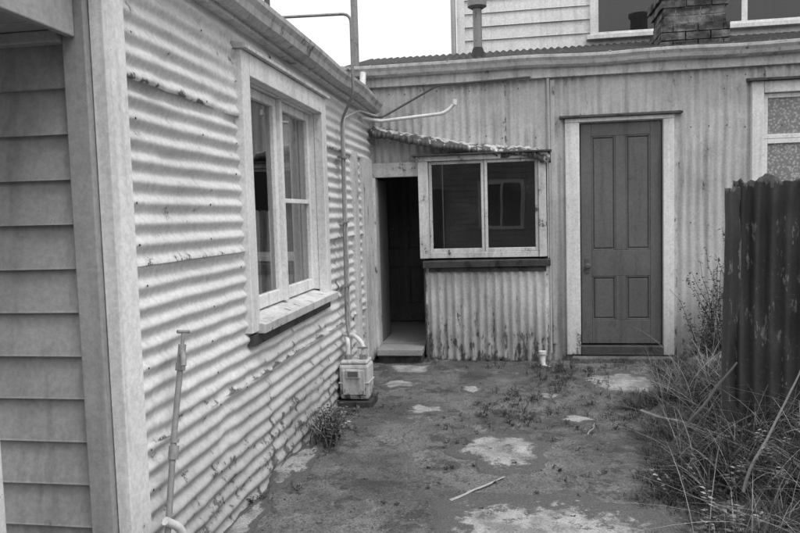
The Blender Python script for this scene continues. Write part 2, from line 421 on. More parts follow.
box('eaves_fascia',WX+.02,WX+.045,2.05,6.70,2.426,2.50,M_fascia,cot,.003)
gp=[(WX+.047,2.535),(WX+.049,2.425),(WX+.09,2.42),(WX+.125,2.44),(WX+.135,2.475),(WX+.155,2.50),(WX+.158,2.52),(WX+.148,2.522)]
prism('gutter',gp,'Y',1.98,6.64,M_gut,cot,n=50,wob=.018,closed=False,solid=.003)
for yy in (2.35,3.3,4.25,5.2,6.1):
    box('gutter_bracket',WX+.045,WX+.16,yy,yy+.018,2.516,2.522,M_gut,cot,.001)
box('end_board',WX-.01,WX+.038,5.80,5.95,.10,2.0,M_white2,cot,.004,.002)
box('end_board_inner',WX-.01,WX+.034,6.16,6.60,.10,1.98,M_white2,cot,.004,.002)

# ---------------------------------------------------------------- back building (lean-to row)
sh=empty('corrugated_iron_outbuilding')
D=6.70
holesx=[(-1.35,-.80,-.2,1.83),(-.80,.24,1.06,1.95),(.60,1.36,-.2,2.26),(2.14,3.0,1.55,2.46)]
x=-1.6;k=0
while x<5:
    w=.76+.03; hs=[(h[2]+.1,h[3]+.1,h[0]-x,h[1]-x) for h in holesx]
    corr('wall_sheet',(x,D-.004*(k%2)-.001,-.1),(0,0,1),(1,0,0),(0,-1,0),2.88,w,M_back,sh,amp=.009,holes=hs,phase=x,seed=40+k,dent=.010,da=.06,tilt=.005)
    x+=.76;k+=1
nv=[];nf=[]
for zz in (.5,1.3,2.15,2.6):
    for i in range(44):
        X=-1.3+i*PITCH*1.999
        if R()<.8 and not (.4<X<1.5) and not(-.9<X<.36 and zz<2.1) and X<4: nail((X,D-.018,zz+U(-.02,.02)),(0,-1,0),.006)
mesh_obj('roofing_nails',nv,nf,M_rust,sh)
box('end_wall',-1.62,-1.60,6.72,8.19,0,2.9,M_back,sh,0)
v=[];f=[];e=[];n=int(6.8/PITCH*8)
for i in range(n+1):
    X=-1.65+6.8*i/n
    for j in range(5):
        t=j/4; v.append((X,6.57+1.63*t,2.845+.43*t+.010*math.cos(2*math.pi*X/PITCH))); e.append(0)
for i in range(n):
    for j in range(4): a=i*5+j; f.append((a,a+5,a+6,a+1))
o=mesh_obj('roof',v,f,M_rust,sh,True,{'edge':e}); o.modifiers.new('s','SOLIDIFY').thickness=.003
box('fascia',-1.62,5.1,6.64,6.67,2.665,2.80,M_fascia,sh,.003)
gp=[(6.638,2.845),(6.637,2.765),(6.60,2.755),(6.56,2.77),(6.545,2.80),(6.52,2.825),(6.517,2.845),(6.527,2.848)]
prism('gutter',gp,'X',-1.64,5.1,M_fascia,sh,n=70,wob=.02,closed=False,solid=.003)
for i in range(9): box('gutter_bracket',-1.3+i*.72,-1.28+i*.72,6.515,6.64,2.842,2.848,M_gut,sh,.001)
def panel_door(x0,x1,y,z0,z1,mat,parent,mid,topz,botz):
    st=.095; mw=.09; cx=(x0+x1)/2
    box('door_core',x0+.01,x1-.01,y+.014,y+.03,z0+.01,z1-.01,mat,parent,0)
    for a,b in ((x0,x0+st),(x1-st,x1)): box('door_stile',a,b,y-.004,y+.032,z0,z1,mat,parent,.004)
    for a,b in ((z0,botz),(mid[0],mid[1]),(topz,z1)): box('door_rail',x0+st,x1-st,y-.003,y+.031,a,b,mat,parent,.004)
    for a,b in ((botz,mid[0]),(mid[1],topz)): box('door_muntin',cx-mw/2,cx+mw/2,y-.003,y+.031,a,b,mat,parent,.004)
    for (pa,pb) in ((x0+st,cx-mw/2),(cx+mw/2,x1-st)):
        for (qa,qb) in ((botz,mid[0]),(mid[1],topz)):
            box('door_panel',pa+.022,pb-.022,y+.004,y+.02,qa+.022,qb-.022,mat,parent,.008)
            for (a,b,c,d) in ((pa,pa+.014,qa,qb),(pb-.014,pb,qa,qb),(pa+.014,pb-.014,qa,qa+.014),(pa+.014,pb-.014,qb-.014,qb)):
                box('panel_moulding',a,b,y+.000,y+.018,c,d,mat,parent,.005)
DX0,DX1,DZ0,DZ1=.624,1.335,.20,2.235
panel_door(DX0,DX1,D+.0,DZ0,DZ1,M_door,sh,(.83,1.07),2.12,.42)
lathe('door_knob',[(.006,0),(.012,-.02),(.012,-.035),(.026,-.045),(.028,-.06),(.018,-.072),(.001,-.074)],(DX0+.05,D-.004,.93),M_dpipe,sh,'Y')
box('door_lock_plate',DX0+.03,DX0+.07,D-.009,D-.005,.86,1.0,M_dpipe,sh,.002)
fy0,fy1=D-.05,D+.06
box('door_jamb',DX0-.140,DX0-.012,fy0,fy1,.10,DZ1+.012,M_white,sh,.005,.0015)
box('door_jamb',DX1+.012,DX1+.105,fy0,fy1,.10,DZ1+.012,M_white,sh,.005,.0015)
box('door_head',DX0-.140,DX1+.105,fy0-.002,fy1,DZ1+.014,DZ1+.05,M_white,sh,.004)
prism('door_drip_cap',[(D+.0,DZ1+.052),(D-.085,DZ1+.052),(D-.085,DZ1+.066),(D,DZ1+.085)],'X',DX0-.19,DX1+.17,M_sill,sh,n=6)
box('door_threshold',DX0-.01,DX1+.01,D-.07,D+.06,.10,.185,M_sill,sh,.006,.003)
box('door_step',DX0-.1,DX1+.1,D-.16,D-.055,-.05,.095,M_ground,sh,.01,.006)
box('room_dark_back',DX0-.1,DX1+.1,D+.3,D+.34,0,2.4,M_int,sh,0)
BY=6.60
corr('flaking_panel',(-.83,BY,.03),(0,0,1),(1,0,0),(0,-1,0),.96,1.15,M_panel,sh,amp=.012,rag0=.07,seed=77,dent=.014,da=.04,phase=.02)
box('panel_side',.315,.325,BY+.015,D-.012,.05,2.0,M_panel,sh,.0)
box('panel_side',-.845,-.832,BY+.0,D+.02,.1,2.0,M_sill,sh,.0)
box('panel_back_framing',-.80,.30,BY+.03,BY+.06,-.05,.12,M_sill,sh,0)
bx0,bx1,bz0,bz1=-.875,.305,1.03,1.99
box('window_frame_left',bx0,bx0+.095,BY-.035,D+.02,bz0,bz1-.05,M_white2,sh,.005,.002)
box('window_frame_right',bx1-.07,bx1,BY-.035,D+.02,bz0,bz1-.05,M_white2,sh,.005,.002)
box('window_frame_head',bx0-.02,bx1+.02,BY-.04,D+.02,bz1-.048,bz1-.002,M_white2,sh,.005,.003)
prism('window_drip',[(D-.02,bz1),(BY-.09,bz1),(BY-.09,bz1+.012),(D-.02,bz1+.03)],'X',bx0-.05,bx1+.05,M_sill,sh,n=8,wob=.01)
prism('window_sill',[(D,.955),(BY-.07,.945),(BY-.075,1.0),(D,1.028)],'X',bx0+.03,bx1+.03,M_sill,sh,n=20,wob=.02)
box('sill_board',bx0+.08,bx1-.01,BY-.03,BY-.008,.90,.945,M_sill,sh,.004,.006)
box('window_bottom_rail',bx0+.096,bx1-.071,BY-.02,BY+.04,1.032,1.085,M_white2,sh,.004,.002)
def sashY(xa,xb,za,zb,y,mat=M_white,s=.042,par=None):
    par=par or sh
    box('sash_stile',xa,xa+s,y,y+.04,za,zb,mat,par,.004); box('sash_stile',xb-s,xb,y,y+.04,za,zb,mat,par,.004)
    box('sash_rail',xa+s,xb-s,y+.001,y+.039,zb-s,zb,mat,par,.004); box('sash_rail',xa+s,xb-s,y+.001,y+.039,za,za+s*1.2,mat,par,.004)
    mesh_obj('window_glass',[(xa+s-.005,y+.02,za+s),(xb-s+.005,y+.02,za+s),(xb-s+.005,y+.02,zb-s+.005),(xa+s-.005,y+.02,zb-s+.005)],[(0,1,2,3)],M_glass,par)
sashY(bx0+.097,-.262,1.087,1.94,BY+.0,M_white2,s=.028)
sashY(-.258,bx1-.072,1.087,1.94,BY-.008,M_white2,s=.028)
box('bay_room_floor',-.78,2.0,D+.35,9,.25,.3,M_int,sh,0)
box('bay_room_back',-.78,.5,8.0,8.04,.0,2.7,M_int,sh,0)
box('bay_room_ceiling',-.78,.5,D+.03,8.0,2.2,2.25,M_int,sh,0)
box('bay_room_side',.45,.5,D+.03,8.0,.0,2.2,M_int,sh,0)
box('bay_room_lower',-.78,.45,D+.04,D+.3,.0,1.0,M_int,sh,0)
# ragged sagging flashing roof over bay
v=[];f=[];e=[];n=260
def ftop(u): return 2.31-.30*u-.035*math.sin(math.pi*min(1,u*1.15))+.012*noise.noise(Vector((u*5,3,3)))
for i in range(n+1):
    X=-1.31+1.66*i/n; zt=ftop(i/n)
    rg=.06*noise.noise(Vector((X*6,2,1)))+.03*noise.noise(Vector((X*30,2,1)))
    for j in range(8):
        t=j/7; y=D-.01-(.145+rg)*min(1,t*1.25); z=zt-.065*t-(.035+.03*noise.noise(Vector((X*7,1,1))))*max(0,t-.8)*5+.008*math.cos(2*math.pi*X/.076)*(.4+.6*noise.noise(Vector((X*2,4,4))))+.016*noise.noise(Vector((X*4,t*1.5,5)))-.05*t*t*max(0,noise.noise(Vector((X*5,0,9))))
        v.append((X,y,z)); e.append(t)
for i in range(n):
    for j in range(7): a=i*8+j; f.append((a,a+8,a+9,a+1))
o=mesh_obj('flashing_roof',v,f,M_flash,sh,True,{'edge':e}); o.modifiers.new('s','SOLIDIFY').thickness=.006
v=[];f=[];n=40
for i in range(n+1):
    X=-1.31+1.66*i/n; zt=ftop(i/n)-.04
    v+=[(X,D-.02,zt),(X,D-.07,zt-.012),(X,D-.07,zt-.06),(X,D-.02,zt-.06)]
for i in range(n):
    for q in range(4): a=i*4+q;b=i*4+(q+1)%4; f.append((a,b,b+4,a+4))
mesh_obj('flashing_batten',v,f,M_white2,sh)
box('doorway_jamb',-1.345,-1.295,D-.10,D+.06,.1,1.81,M_white2,sh,.005,.002)
box('doorway_lintel',-1.345,-.88,D-.06,D+.03,1.815,1.95,M_white2,sh,.005,.003)
box('doorway_step',-1.29,-.86,D-.28,D+.05,.13,.185,M_wood,sh,.008,.004)
box('doorway_step_riser',-1.29,-.86,D-.24,D+.0,-.03,.128,M_sill,sh,.008,.004)
box('passage_floor',-1.62,-.79,D+.055,8.2,.15,.19,M_wood,sh,0)
box('passage_wall',-1.66,-1.62,D+.03,8.2,.1,2.3,M_int,sh,0)
box('passage_wall',-.83,-.79,D+.03,8.2,.1,2.3,M_int,sh,0)
box('passage_ceiling',-1.66,-.79,D+.03,8.2,2.1,2.14,M_int,sh,0)
box('passage_end',-1.66,-.79,8.2,8.24,.1,2.3,M_int,sh,0)
panel_door(-1.56,-.96,8.12,.2,2.05,M_door,sh,(.85,1.05),1.95,.4)
box('open_door_leaf',-1.34,-1.30,D+.07,D+.55,.2,1.8,M_int,sh,.003)
rx0=2.09
box('window_frame_left',rx0,rx0+.10,D-.05,D+.05,1.45,2.53,M_white,sh,.005,.002)
box('window_frame_right',3.0,3.10,D-.05,D+.05,1.45,2.53,M_white,sh,.005,.002)
box('window_frame_head',rx0+.101,2.999,D-.052,D+.05,2.43,2.53,M_white,sh,.005,.002)
prism('window_drip',[(D,2.532),(D-.10,2.532),(D-.10,2.545),(D,2.57)],'X',rx0-.04,3.15,M_sill,sh,n=8,wob=.008)
box('window_sill',rx0-.02,3.12,D-.09,D+.05,1.40,1.449,M_white2,sh,.005,.002)
for (za,zb) in ((2.03,2.425),(1.45,2.028)):
    for (xa,xb) in ((rx0+.102,2.60),(2.602,2.998)):
        s=.04;y=D-.01
        box('sash_stile',xa,xa+s,y,y+.04,za,zb,M_white,sh,.004); box('sash_stile',xb-s,xb,y,y+.04,za,zb,M_white,sh,.004)
        box('sash_rail',xa+s,xb-s,y+.001,y+.039,zb-s,zb,M_white,sh,.004); box('sash_rail',xa+s,xb-s,y+.001,y+.039,za,za+s,M_white,sh,.004)
        mesh_obj('patterned_glass',[(xa+s-.005,y+.02,za+s-.005),(xb-s+.005,y+.02,za+s-.005),(xb-s+.005,y+.02,zb-s+.005),(xa+s-.005,y+.02,zb-s+.005)],[(0,1,2,3)],M_lace,sh)
pipe('downpipe',[(.335,D-.04,2.66),(.34,D-.04,1.5),(.335,D-.045,.12)],.014,M_pipe,sh)
lathe('drain_elbow',[(.028,.0),(.028,.10),(.036,.102),(.036,.13)],(.25,6.52,.03),M_wpipe,sh)
pipe('drain_bend',[(.25,6.52,.12),(.25,6.5,.02),(.33,6.42,.01)],.024,M_wpipe,sh)
pipe('service_pipe_thin',[(-1.24,6.45,2.36),(-1.196,6.6,2.38),(-.677,6.64,2.65),(.177,6.63,2.675)],.010,M_dpipe,sh)
pipe('overflow_pipe',[(-1.33,6.2,2.33),(-1.2,6.45,2.32),(-.6,6.5,2.37),(-.50,6.5,2.46)],.016,M_wpipe,sh,.06)
lathe('pipe_collar',[(.022,0),(.022,.05)],(-.51,6.5,2.44),M_wpipe,sh)
box('wall_strip',.355,.395,D-.024,D-.012,.2,2.65,M_back,sh,.001)

# vent pipes
vp=empty('roof_vent_pipe'); pipe('vent',[(-1.47,6.72,2.5),(-1.47,6.72,3.9)],.034,M_galv,vp)
pipe('elbow',[(-1.36,6.52,2.78),(-1.36,6.46,2.6),(-1.36,6.5,2.45)],.03,M_wpipe,vp)
vp2=empty('roof_vent_pipe'); pipe('vent',[(-1.46,4.2,2.4),(-1.46,4.2,3.6)],.018,M_dpipe,vp2); lathe('flashing_collar',[(.05,0),(.03,.04),(.02,.06)],(-1.46,4.2,2.50),M_dpipe,vp2)
gpz=empty('gas_supply_pipe')
pipe('overhead_pipe',[(-2.3,5.05,2.6),(-2.2,5.05,2.93),(-1.165,5.2,2.95),(-1.165,5.2,2.36),(-1.30,5.36,2.20),(-1.30,5.30,.62),(-1.26,5.24,.50),(-1.26,5.22,.38)],.011,M_galv,gpz,.07)
pipe('second_pipe',[(-1.22,6.4,2.36),(-1.30,6.0,2.36),(-1.305,5.44,2.22),(-1.305,5.42,.45),(-1.26,5.30,.42)],.009,M_pipe,gpz,.05)
for z in (.9,1.4,1.9):
    box('pipe_clip',-1.325,-1.286,5.28,5.44,z,z+.018,M_galv,gpz,.002)
fl=empty('metal_chimney_flue')
lathe('flue_shaft',[(.045,0),(.045,.55),(.05,.55),(.05,.575)],(-.32,7.2,2.93),M_galv,fl)
lathe('flue_cowl',[(.06,0),(.095,.02),(.095,.10),(.085,.11),(.085,.16),(.1,.17),(.1,.19),(.02,.27)],(-.32,7.2,3.48),M_galv,fl)
lathe('flue_skirt',[(.08,0),(.055,.1),(.047,.12)],(-.32,7.2,2.98),M_rust,fl)
# brick chimney: individual bricks in courses
ch=empty('brick_chimney')
bv=[];bf=[];rb=random.Random(5)
def brick(x0,x1,y0,y1,z0,z1):
    b=len(bv);j=.004
    for x in (x0,x1):
        for y in (y0,y1):
            for z in (z0,z1): bv.append((x+rb.uniform(-j,j),y+rb.uniform(-j,j),z+rb.uniform(-.002,.002)))
    for q in [(0,1,3,2),(4,6,7,5),(0,4,5,1),(2,3,7,6),(0,2,6,4),(1,5,7,3)]: bf.append(tuple(b+i for i in q))
z=2.86;ci=0
while z<3.46:
    off=.03 if z<3.12 else (.0 if z<3.30 else (.02 if z<3.36 else .045))
    x0,x1,y0,y1=1.43-off,1.98+off,7.05-off,7.55+off
    xx=x0-(.11 if ci%2 else 0)
    while xx<x1-.02:
        a=max(xx,x0);b_=min(xx+.212,x1)
        if b_-a>.03:
            brick(a,b_,y0,y0+.1,z,z+.066); brick(a,b_,y1-.1,y1,z,z+.066)
        xx+=.222
    yy=y0+.105
    while yy<y1-.13:
        brick(x0,x0+.1,yy,min(yy+.2,y1-.105),z,z+.066); brick(x1-.1,x1,yy,min(yy+.2,y1-.105),z,z+.066); yy+=.21
    z+=.076;ci+=1
mesh_obj('bricks',bv,bf,M_brick,ch)
box('mortar_core',1.436,1.974,7.056,7.544,2.8,z-.012,M_conc,ch,0)
lathe('chimney_pot',[(.12,0),(.13,.03),(.11,.05),(.10,.3),(.125,.32),(.125,.36),(.09,.36)],(1.56,7.28,z-.012),M_ddoor,ch)

# ---------------------------------------------------------------- two storey house behind
up=empty('weatherboard_house')
UY=8.25
boards('weatherboards',-.56,6,UY,3.12,26,.15,M_upper,up,9,.028)
box('wall_core',-.55,6,UY+.002,UY+3,2.0,7,M_upper,up,0)
box('corner_board',-.60,-.51,UY-.045,UY+.05,3.1,7,M_white,up,.005)
pipe('downpipe',[(-.64,UY-.02,3.0),(-.64,UY-.02,7)],.03,M_pipe,up)
def upwin(x0,x1,z0,z1,mull=()):
    box('window_surround',x0,x0+.09,UY-.06,UY-.0,z0,z1,M_white,up,.004); box('window_surround',x1-.09,x1,UY-.06,UY,z0,z1,M_white,up,.004)
    box('window_surround',x0+.09,x1-.09,UY-.061,UY,z1-.1,z1,M_white,up,.004)
    box('window_sill',x0-.04,x1+.04,UY-.10,UY,z0-.05,z0-.001,M_white,up,.004)
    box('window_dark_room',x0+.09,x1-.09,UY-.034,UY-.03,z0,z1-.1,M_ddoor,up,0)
    mesh_obj('window_glass',[(x0+.09,UY-.045,z0),(x1-.09,UY-.045,z0),(x1-.09,UY-.045,z1-.1),(x0+.09,UY-.045,z1-.1)],[(0,1,2,3)],M_glass,up)
    for m in mull: box('window_mullion',m-.03,m+.03,UY-.058,UY-.036,z0,z1-.1,M_white,up,.004)
    box('window_rail',x0+.09,x1-.09,UY-.056,UY-.036,z0,z0+.03,M_white,up,.004)
upwin(.88,1.8,3.38,4.6); upwin(1.95,3.6,3.40,4.6,(2.49,))
v=[(-.9,UY-.4,6.9),(6.4,UY-.4,6.9),(6.4,UY+1.6,8.2),(-.9,UY+1.6,8.2),(6.4,UY+3.6,6.9),(-.9,UY+3.6,6.9)]
mesh_obj('roof',v,[(0,1,2,3),(3,2,4,5)],M_rust,up)

# ---------------------------------------------------------------- unseen shed behind camera, added to put dark reflections in the windows
ns=empty('added_reflection_shed')
SY=-5.5
boards('weatherboards',-7,6,SY,-.05,25,.15,M_grey,ns,12,.028,-1)
box('wall_core',-7,6,SY-4,SY-.002,-.1,3.7,M_grey,ns,0)
box('window_frame',-.9,.3,SY+.03,SY+.06,1.0,2.3,M_white,ns,.004)
box('window_pane',-.8,-.33,SY+.061,SY+.065,1.1,2.2,M_ddoor,ns,0)
box('window_pane',-.27,.2,SY+.061,SY+.065,1.1,2.2,M_ddoor,ns,0)
box('door',-2.6,-1.8,SY+.03,SY+.06,0,2.1,M_ddoor,ns,.004)
mesh_obj('roof',[(-7.4,SY+.4,3.65),(6.4,SY+.4,3.65),(6.4,SY-2,5.0),(-7.4,SY-2,5.0),(6.4,SY-4.4,3.65),(-7.4,SY-4.4,3.65)],[(0,1,2,3),(3,2,4,5)],M_rust,ns)

# ---------------------------------------------------------------- gas meter
gm=empty('gas_meter')
mx0,mx1,my0,my1=-1.325,-1.095,5.10,5.30
box('meter_body',mx0,mx1,my0,my1,.06,.33,M_meter,gm,.02,.003)
box('meter_top',mx0+.01,mx1-.01,my0+.01,my1-.01,.331,.355,M_meter,gm,.01)
box('meter_front_plate',mx0+.03,mx1-.03,my0-.012,my0-.002,.10,.29,M_meter,gm,.006)
box('dial_box',mx0+.06,mx1-.06,my0-.03,my0-.013,.23,.30,M_meter,gm,.008)
box('dial_face',mx0+.075,mx1-.075,my0-.0345,my0-.031,.245,.285,M_door,gm,.002)
box('meter_base',mx0-.02,mx1+.02,my0-.02,my1+.02,-.02,.055,M_sill,gm,.008,.005)
box('meter_seam',mx0-.004,mx1+.004,my0-.006,my1+.004,.185,.195,M_meter,gm,.002)
pipe('inlet',[(-1.27,5.2,.35),(-1.27,5.2,.50),(-1.30,5.28,.50)],.018,M_wpipe,gm,.04)
pipe('outlet',[(-1.15,5.2,.35),(-1.15,5.2,.47),(-1.22,5.24,.53),(-1.32,5.3,.53)],.018,M_wpipe,gm,.05)
for xx in (-1.27,-1.15): lathe('union_nut',[(.03,0),(.032,.01),(.032,.035),(.024,.04)],(xx,5.2,.355),M_galv,gm,n=8)
box('valve_lever',-1.19,-1.11,5.17,5.185,.44,.455,M_galv,gm,.003)

# ---------------------------------------------------------------- standpipe tap
tp=empty('garden_standpipe_tap')
base=Vector((-1.27,2.22,-.02)); top=Vector((-1.285,2.53,.94))
def lp(t): return base.lerp(top,t)
pipe('riser',[base,lp(.3)+Vector((.004,0,0)),lp(.7)-Vector((.003,.003,0)),lp(.97)],.0115,M_galv,tp,.2)
def ring(name,t,r,h):
    a=lp(t);b=lp(t+h); cu=pipe(name,[a,b],r,M_galv,tp)
ring('coupling',.60,.019,.05); ring('coupling_nut',.66,.017,.015); ring('coupling',.28,.018,.03); ring('tap_base_nut',.93,.019,.03)
pipe('tap_body',[lp(.95),lp(1.03)],.015,M_galv,tp)
pipe('tap_spout',[lp(1.0),lp(1.0)+Vector((.03,-.045,.0)),lp(1.0)+Vector((.035,-.06,-.04))],.011,M_galv,tp,.02)
pipe('tap_stem',[lp(1.03),lp(1.075)],.007,M_galv,tp)
h=lp(1.08); pipe('tap_handle',[h+Vector((-.012,-.025,.004)),h+Vector((.012,.025,-.004))],.007,M_galv,tp)
pipe('hose_stub',[(-1.25,2.40,.02),(-1.24,2.38,.30),(-1.27,2.31,.36)],.016,M_wpipe,tp,.05)
lathe('hose_connector',[(.022,0),(.022,.05),(.017,.06)],(-1.245,2.39,.20),M_galv,tp)

# ---------------------------------------------------------------- fence right
fn=empty('corrugated_iron_fence')
d=Vector((.962,-.27,0)).normalized(); nn=Vector((d.y,-d.x,0))
P=Vector((1.20,4.14,-.05))
for k in range(4):
    corr('fence_sheet',P+d*(.70*k)+nn*(.004*(k%2)),(0,0,1),d,nn,1.64+.02*(k%2),.74,M_fence,fn,amp=.013,rag1=.04,rag0=.02,seed=90+k,dent=.02,da=.04,phase=.03)
d2=Vector((.75,.66,0)).normalized(); n2=Vector((d2.y,-d2.x,0))
corr('fence_return_sheet',Vector((1.115,4.03,-.05)),(0,0,1),d2,n2,1.60,.17,M_fence,fn,amp=.012,rag1=.03,seed=97,dent=.012,da=.04)
box('fence_post',1.26,1.34,4.24,4.32,-.1,1.50,M_wood2,fn,.006,.004)
for z in (.5,1.25):
    a=P+d*.1-nn*.11; b=P+d*2.7-nn*.11
    pipe('fence_rail',[a+Vector((0,0,z)),b+Vector((0,0,z))],.03,M_wood2,fn)

# ---------------------------------------------------------------- sticks
def stick(name,a,b,r0,mat,flat=False):
    a=Vector(a);b=Vector(b);n=14;v=[];f=[];dd=(b-a).normalized();s=dd.cross(Vector((0,0,1))).normalized();u=s.cross(dd);L=(b-a).length
    for i in range(n+1):
        t=i/n;p=a.lerp(b,t)+s*.05*L*noise.noise(Vector((t*2.5,a.x*9,1)))+u*.02*L*noise.noise(Vector((t*3,a.y*9,5)));r=r0*(1-.5*t)*(1+.25*noise.noise(Vector((t*9,2,a.x))))
        for k in range(6):
            q=k*math.pi/3; v.append(p+s*math.cos(q)*r*(1.6 if flat else 1)+u*math.sin(q)*r*(.5 if flat else 1))
    for i in range(n):
        for k in range(6): f.append((i*6+k,i*6+(k+1)%6,(i+1)*6+(k+1)%6,(i+1)*6+k))
    f+= [tuple(range(6)),tuple(range(n*6,n*6+6))]
    return mesh_obj(name,v,f,mat)
stick('stick',(-.34,3.45,gh(-.34,3.45)+.010),(-.07,3.78,gh(-.07,3.78)+.012),.007,M_wood,True)
stick('stick',(.88,4.12,.10),(1.19,4.0,.60),.011,M_wood2)
stick('stick',(.80,4.68,.13),(1.14,3.95,.20),.009,M_wood)
stick('stick',(1.05,3.35,.12),(1.50,3.95,.65),.008,M_wood2)
stick('stick',(.45,4.5,.02),(.52,4.72,.03),.005,M_wood)

# ---------------------------------------------------------------- vegetation
class Veg:
    def __init__(s): s.v=[];s.f=[];s.t=[]
    def blade(s,p,h,w,ang,lean,tone,curl=1.0,n=4):
        dx,dy=math.cos(ang),math.sin(ang);px,py=-dy,dx;b=len(s.v)
        for i in range(n+1):
            t=i/n; o=lean*h*(t**(1.4+curl*.5)); z=h*(t-.35*lean*t*t*curl); ww=w*(1-t)**.6*(.6+.4*min(1,t*4))
            for sg in (-1,1):
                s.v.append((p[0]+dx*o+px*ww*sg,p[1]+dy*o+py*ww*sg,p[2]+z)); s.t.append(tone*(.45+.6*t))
        for i in range(n): a=b+i*2; s.f.append((a,a+1,a+3,a+2))
    def leaf(s,p,L,w,d,tone):
        d=Vector(d).normalized(); sd=d.cross(Vector((U(-.3,.3),U(-.3,.3),1)))
        if sd.length<.01: sd=Vector((1,0,0))
        sd.normalize(); up=sd.cross(d); b=len(s.v);p=Vector(p)
        for q in (p,p+d*L*.45+sd*w-up*.1*L,p+d*L*.5+up*.05*L,p+d*L*.45-sd*w-up*.1*L,p+d*L-up*.2*L): s.v.append(q); s.t.append(tone)
        s.f+=[(b,b+1,b+2),(b,b+2,b+3),(b+1,b+4,b+2),(b+2,b+4,b+3)]
    def stem(s,pts,r,tone):
        b=len(s.v)
        for i,p in enumerate(pts):
            rr=r*(1-.6*i/(len(pts)-1))
            for k in range(3):
                a=k*2.094; s.v.append((p[0]+rr*math.cos(a),p[1]+rr*math.sin(a),p[2])); s.t.append(tone)
        for i in range(len(pts)-1):
            for k in range(3): s.f.append((b+i*3+k,b+i*3+(k+1)%3,b+(i+1)*3+(k+1)%3,b+(i+1)*3+k))
    def build(s,name): return mesh_obj(name,s.v,s.f,M_veg,None,False,{'tone':s.t})
def tone():
    r=R()
    return U(.02,.05) if r<.42 else U(.05,.11) if r<.78 else U(.14,.34)
def tuft(V,x,y,r,n,h,w=.004,ln=.7,tm=1):
    for i in range(n):
        a=U(0,6.283);q=r*math.sqrt(R());X=x+q*math.cos(a);Y=y+q*math.sin(a)
        V.blade((X,Y,gh(X,Y)-.01),h*U(.35,1.15),w*U(.5,1.3),a+U(-.9,.9),U(.2,ln)*1.3,tone()*tm)
def broad(V,x,y,n,h,L,tm=1):
    for i in range(n):
        a=U(0,6.283);l=U(.3,1);top=Vector((x+math.cos(a)*h*.6*l,y+math.sin(a)*h*.6*l,gh(x,y)+h*U(.5,1)))
        b0=Vector((x,y,gh(x,y))); mid=b0.lerp(top,.5)+Vector((0,0,h*.15))
        V.stem([b0,mid,top],.0025,U(.06,.15)); T=tone()*1.2*tm
        for k in range(7):
            t=.3+.7*k/6; p=b0.lerp(mid,t*2) if t<.5 else mid.lerp(top,t*2-1)
            sd=1 if k%2 else -1
            V.leaf(p,L*U(.6,1.1),L*.2,(math.cos(a+sd*1.1),math.sin(a+sd*1.1),U(-.1,.6)),T*U(.7,1.3))
V=Veg()
def edge(y): return .74+.16*noise.noise(Vector((y*2,0,4)))+.08*noise.noise(Vector((y*7,0,4)))+.12*sst(3.2,4.9,y)+.40*sst(5.1,6.3,y)
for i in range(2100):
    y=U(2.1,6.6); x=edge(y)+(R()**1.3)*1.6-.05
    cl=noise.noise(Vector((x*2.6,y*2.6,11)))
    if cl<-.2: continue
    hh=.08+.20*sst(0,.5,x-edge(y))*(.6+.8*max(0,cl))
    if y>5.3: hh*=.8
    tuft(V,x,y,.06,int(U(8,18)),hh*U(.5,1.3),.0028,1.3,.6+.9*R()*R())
for i in range(150):     # long arching clumps
    y=U(2.4,5.4); x=edge(y)+.12+R()*.9
    h=U(.22,.55); a0=U(0,6.28)
    for k in range(int(U(10,24))):
        V.blade((x+U(-.03,.03),y+U(-.03,.03),gh(x,y)-.01),h*U(.6,1.1),U(.0018,.0035),a0+U(-1.6,1.6),U(.5,1.6),tone()*1.4,U(.6,1.3),7)
for i in range(170):
    y=U(2.3,4.2); x=edge(y)+.0+(R())*1.0; broad(V,x,y,int(U(2,4)),U(.08,.22),U(.02,.05),1.2)
for i in range(420):  # straw stalks
    y=U(2.5,6.0); x=edge(y)+.05+R()*1.1; V.blade((x,y,gh(x,y)),U(.2,.6),.0018,U(0,6.28),U(.3,1.8),U(.28,.5),.9,7)
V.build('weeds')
V=Veg()
G=[(.05,5.35,.18,14,.05),(-.25,5.05,.2,12,.05),(.15,4.85,.22,14,.05),(.35,5.8,.25,16,.06),(.3,6.35,.2,18,.10),(.55,6.3,.2,16,.09),(1.0,6.35,.3,18,.08),(1.35,6.1,.2,20,.14),
 (-.5,4.75,.15,8,.03),(-.05,4.58,.25,14,.03),(.4,4.3,.2,10,.03),(.15,3.9,.1,4,.03),(-1.2,4.0,.1,8,.05),(-1.27,4.45,.07,8,.1),(-1.2,4.9,.12,14,.06),(-1.0,5.1,.15,10,.05),(-1.3,3.3,.05,8,.06),(-.8,6.45,.2,10,.05),(-.2,6.5,.4,30,.06),
 (.55,3.45,.12,10,.05),(.6,3.0,.12,12,.06),(.62,5.35,.2,14,.05),(.8,5.35,.25,16,.08),(.55,4.75,.25,16,.05),(-.45,3.9,.1,5,.02),(-.4,3.4,.3,8,.02),(-1.1,4.6,.12,8,.04),(.2,5.95,.2,12,.05),(-.05,5.15,.3,16,.04),
 (0,5.0,.35,34,.07),(.1,5.5,.3,24,.07),(.5,5.1,.3,22,.07),(.45,6.05,.35,28,.09),(-.35,4.6,.2,12,.04),(.45,3.8,.25,14,.03),(-1.15,3.5,.08,6,.04),(-1.2,5.5,.1,8,.05),
 (-.1,3.82,.3,10,.025),(-.42,4.3,.12,8,.025),(.25,4.35,.12,8,.03),(-.1,3.5,.5,16,.02),(.55,5.6,.3,20,.07)]
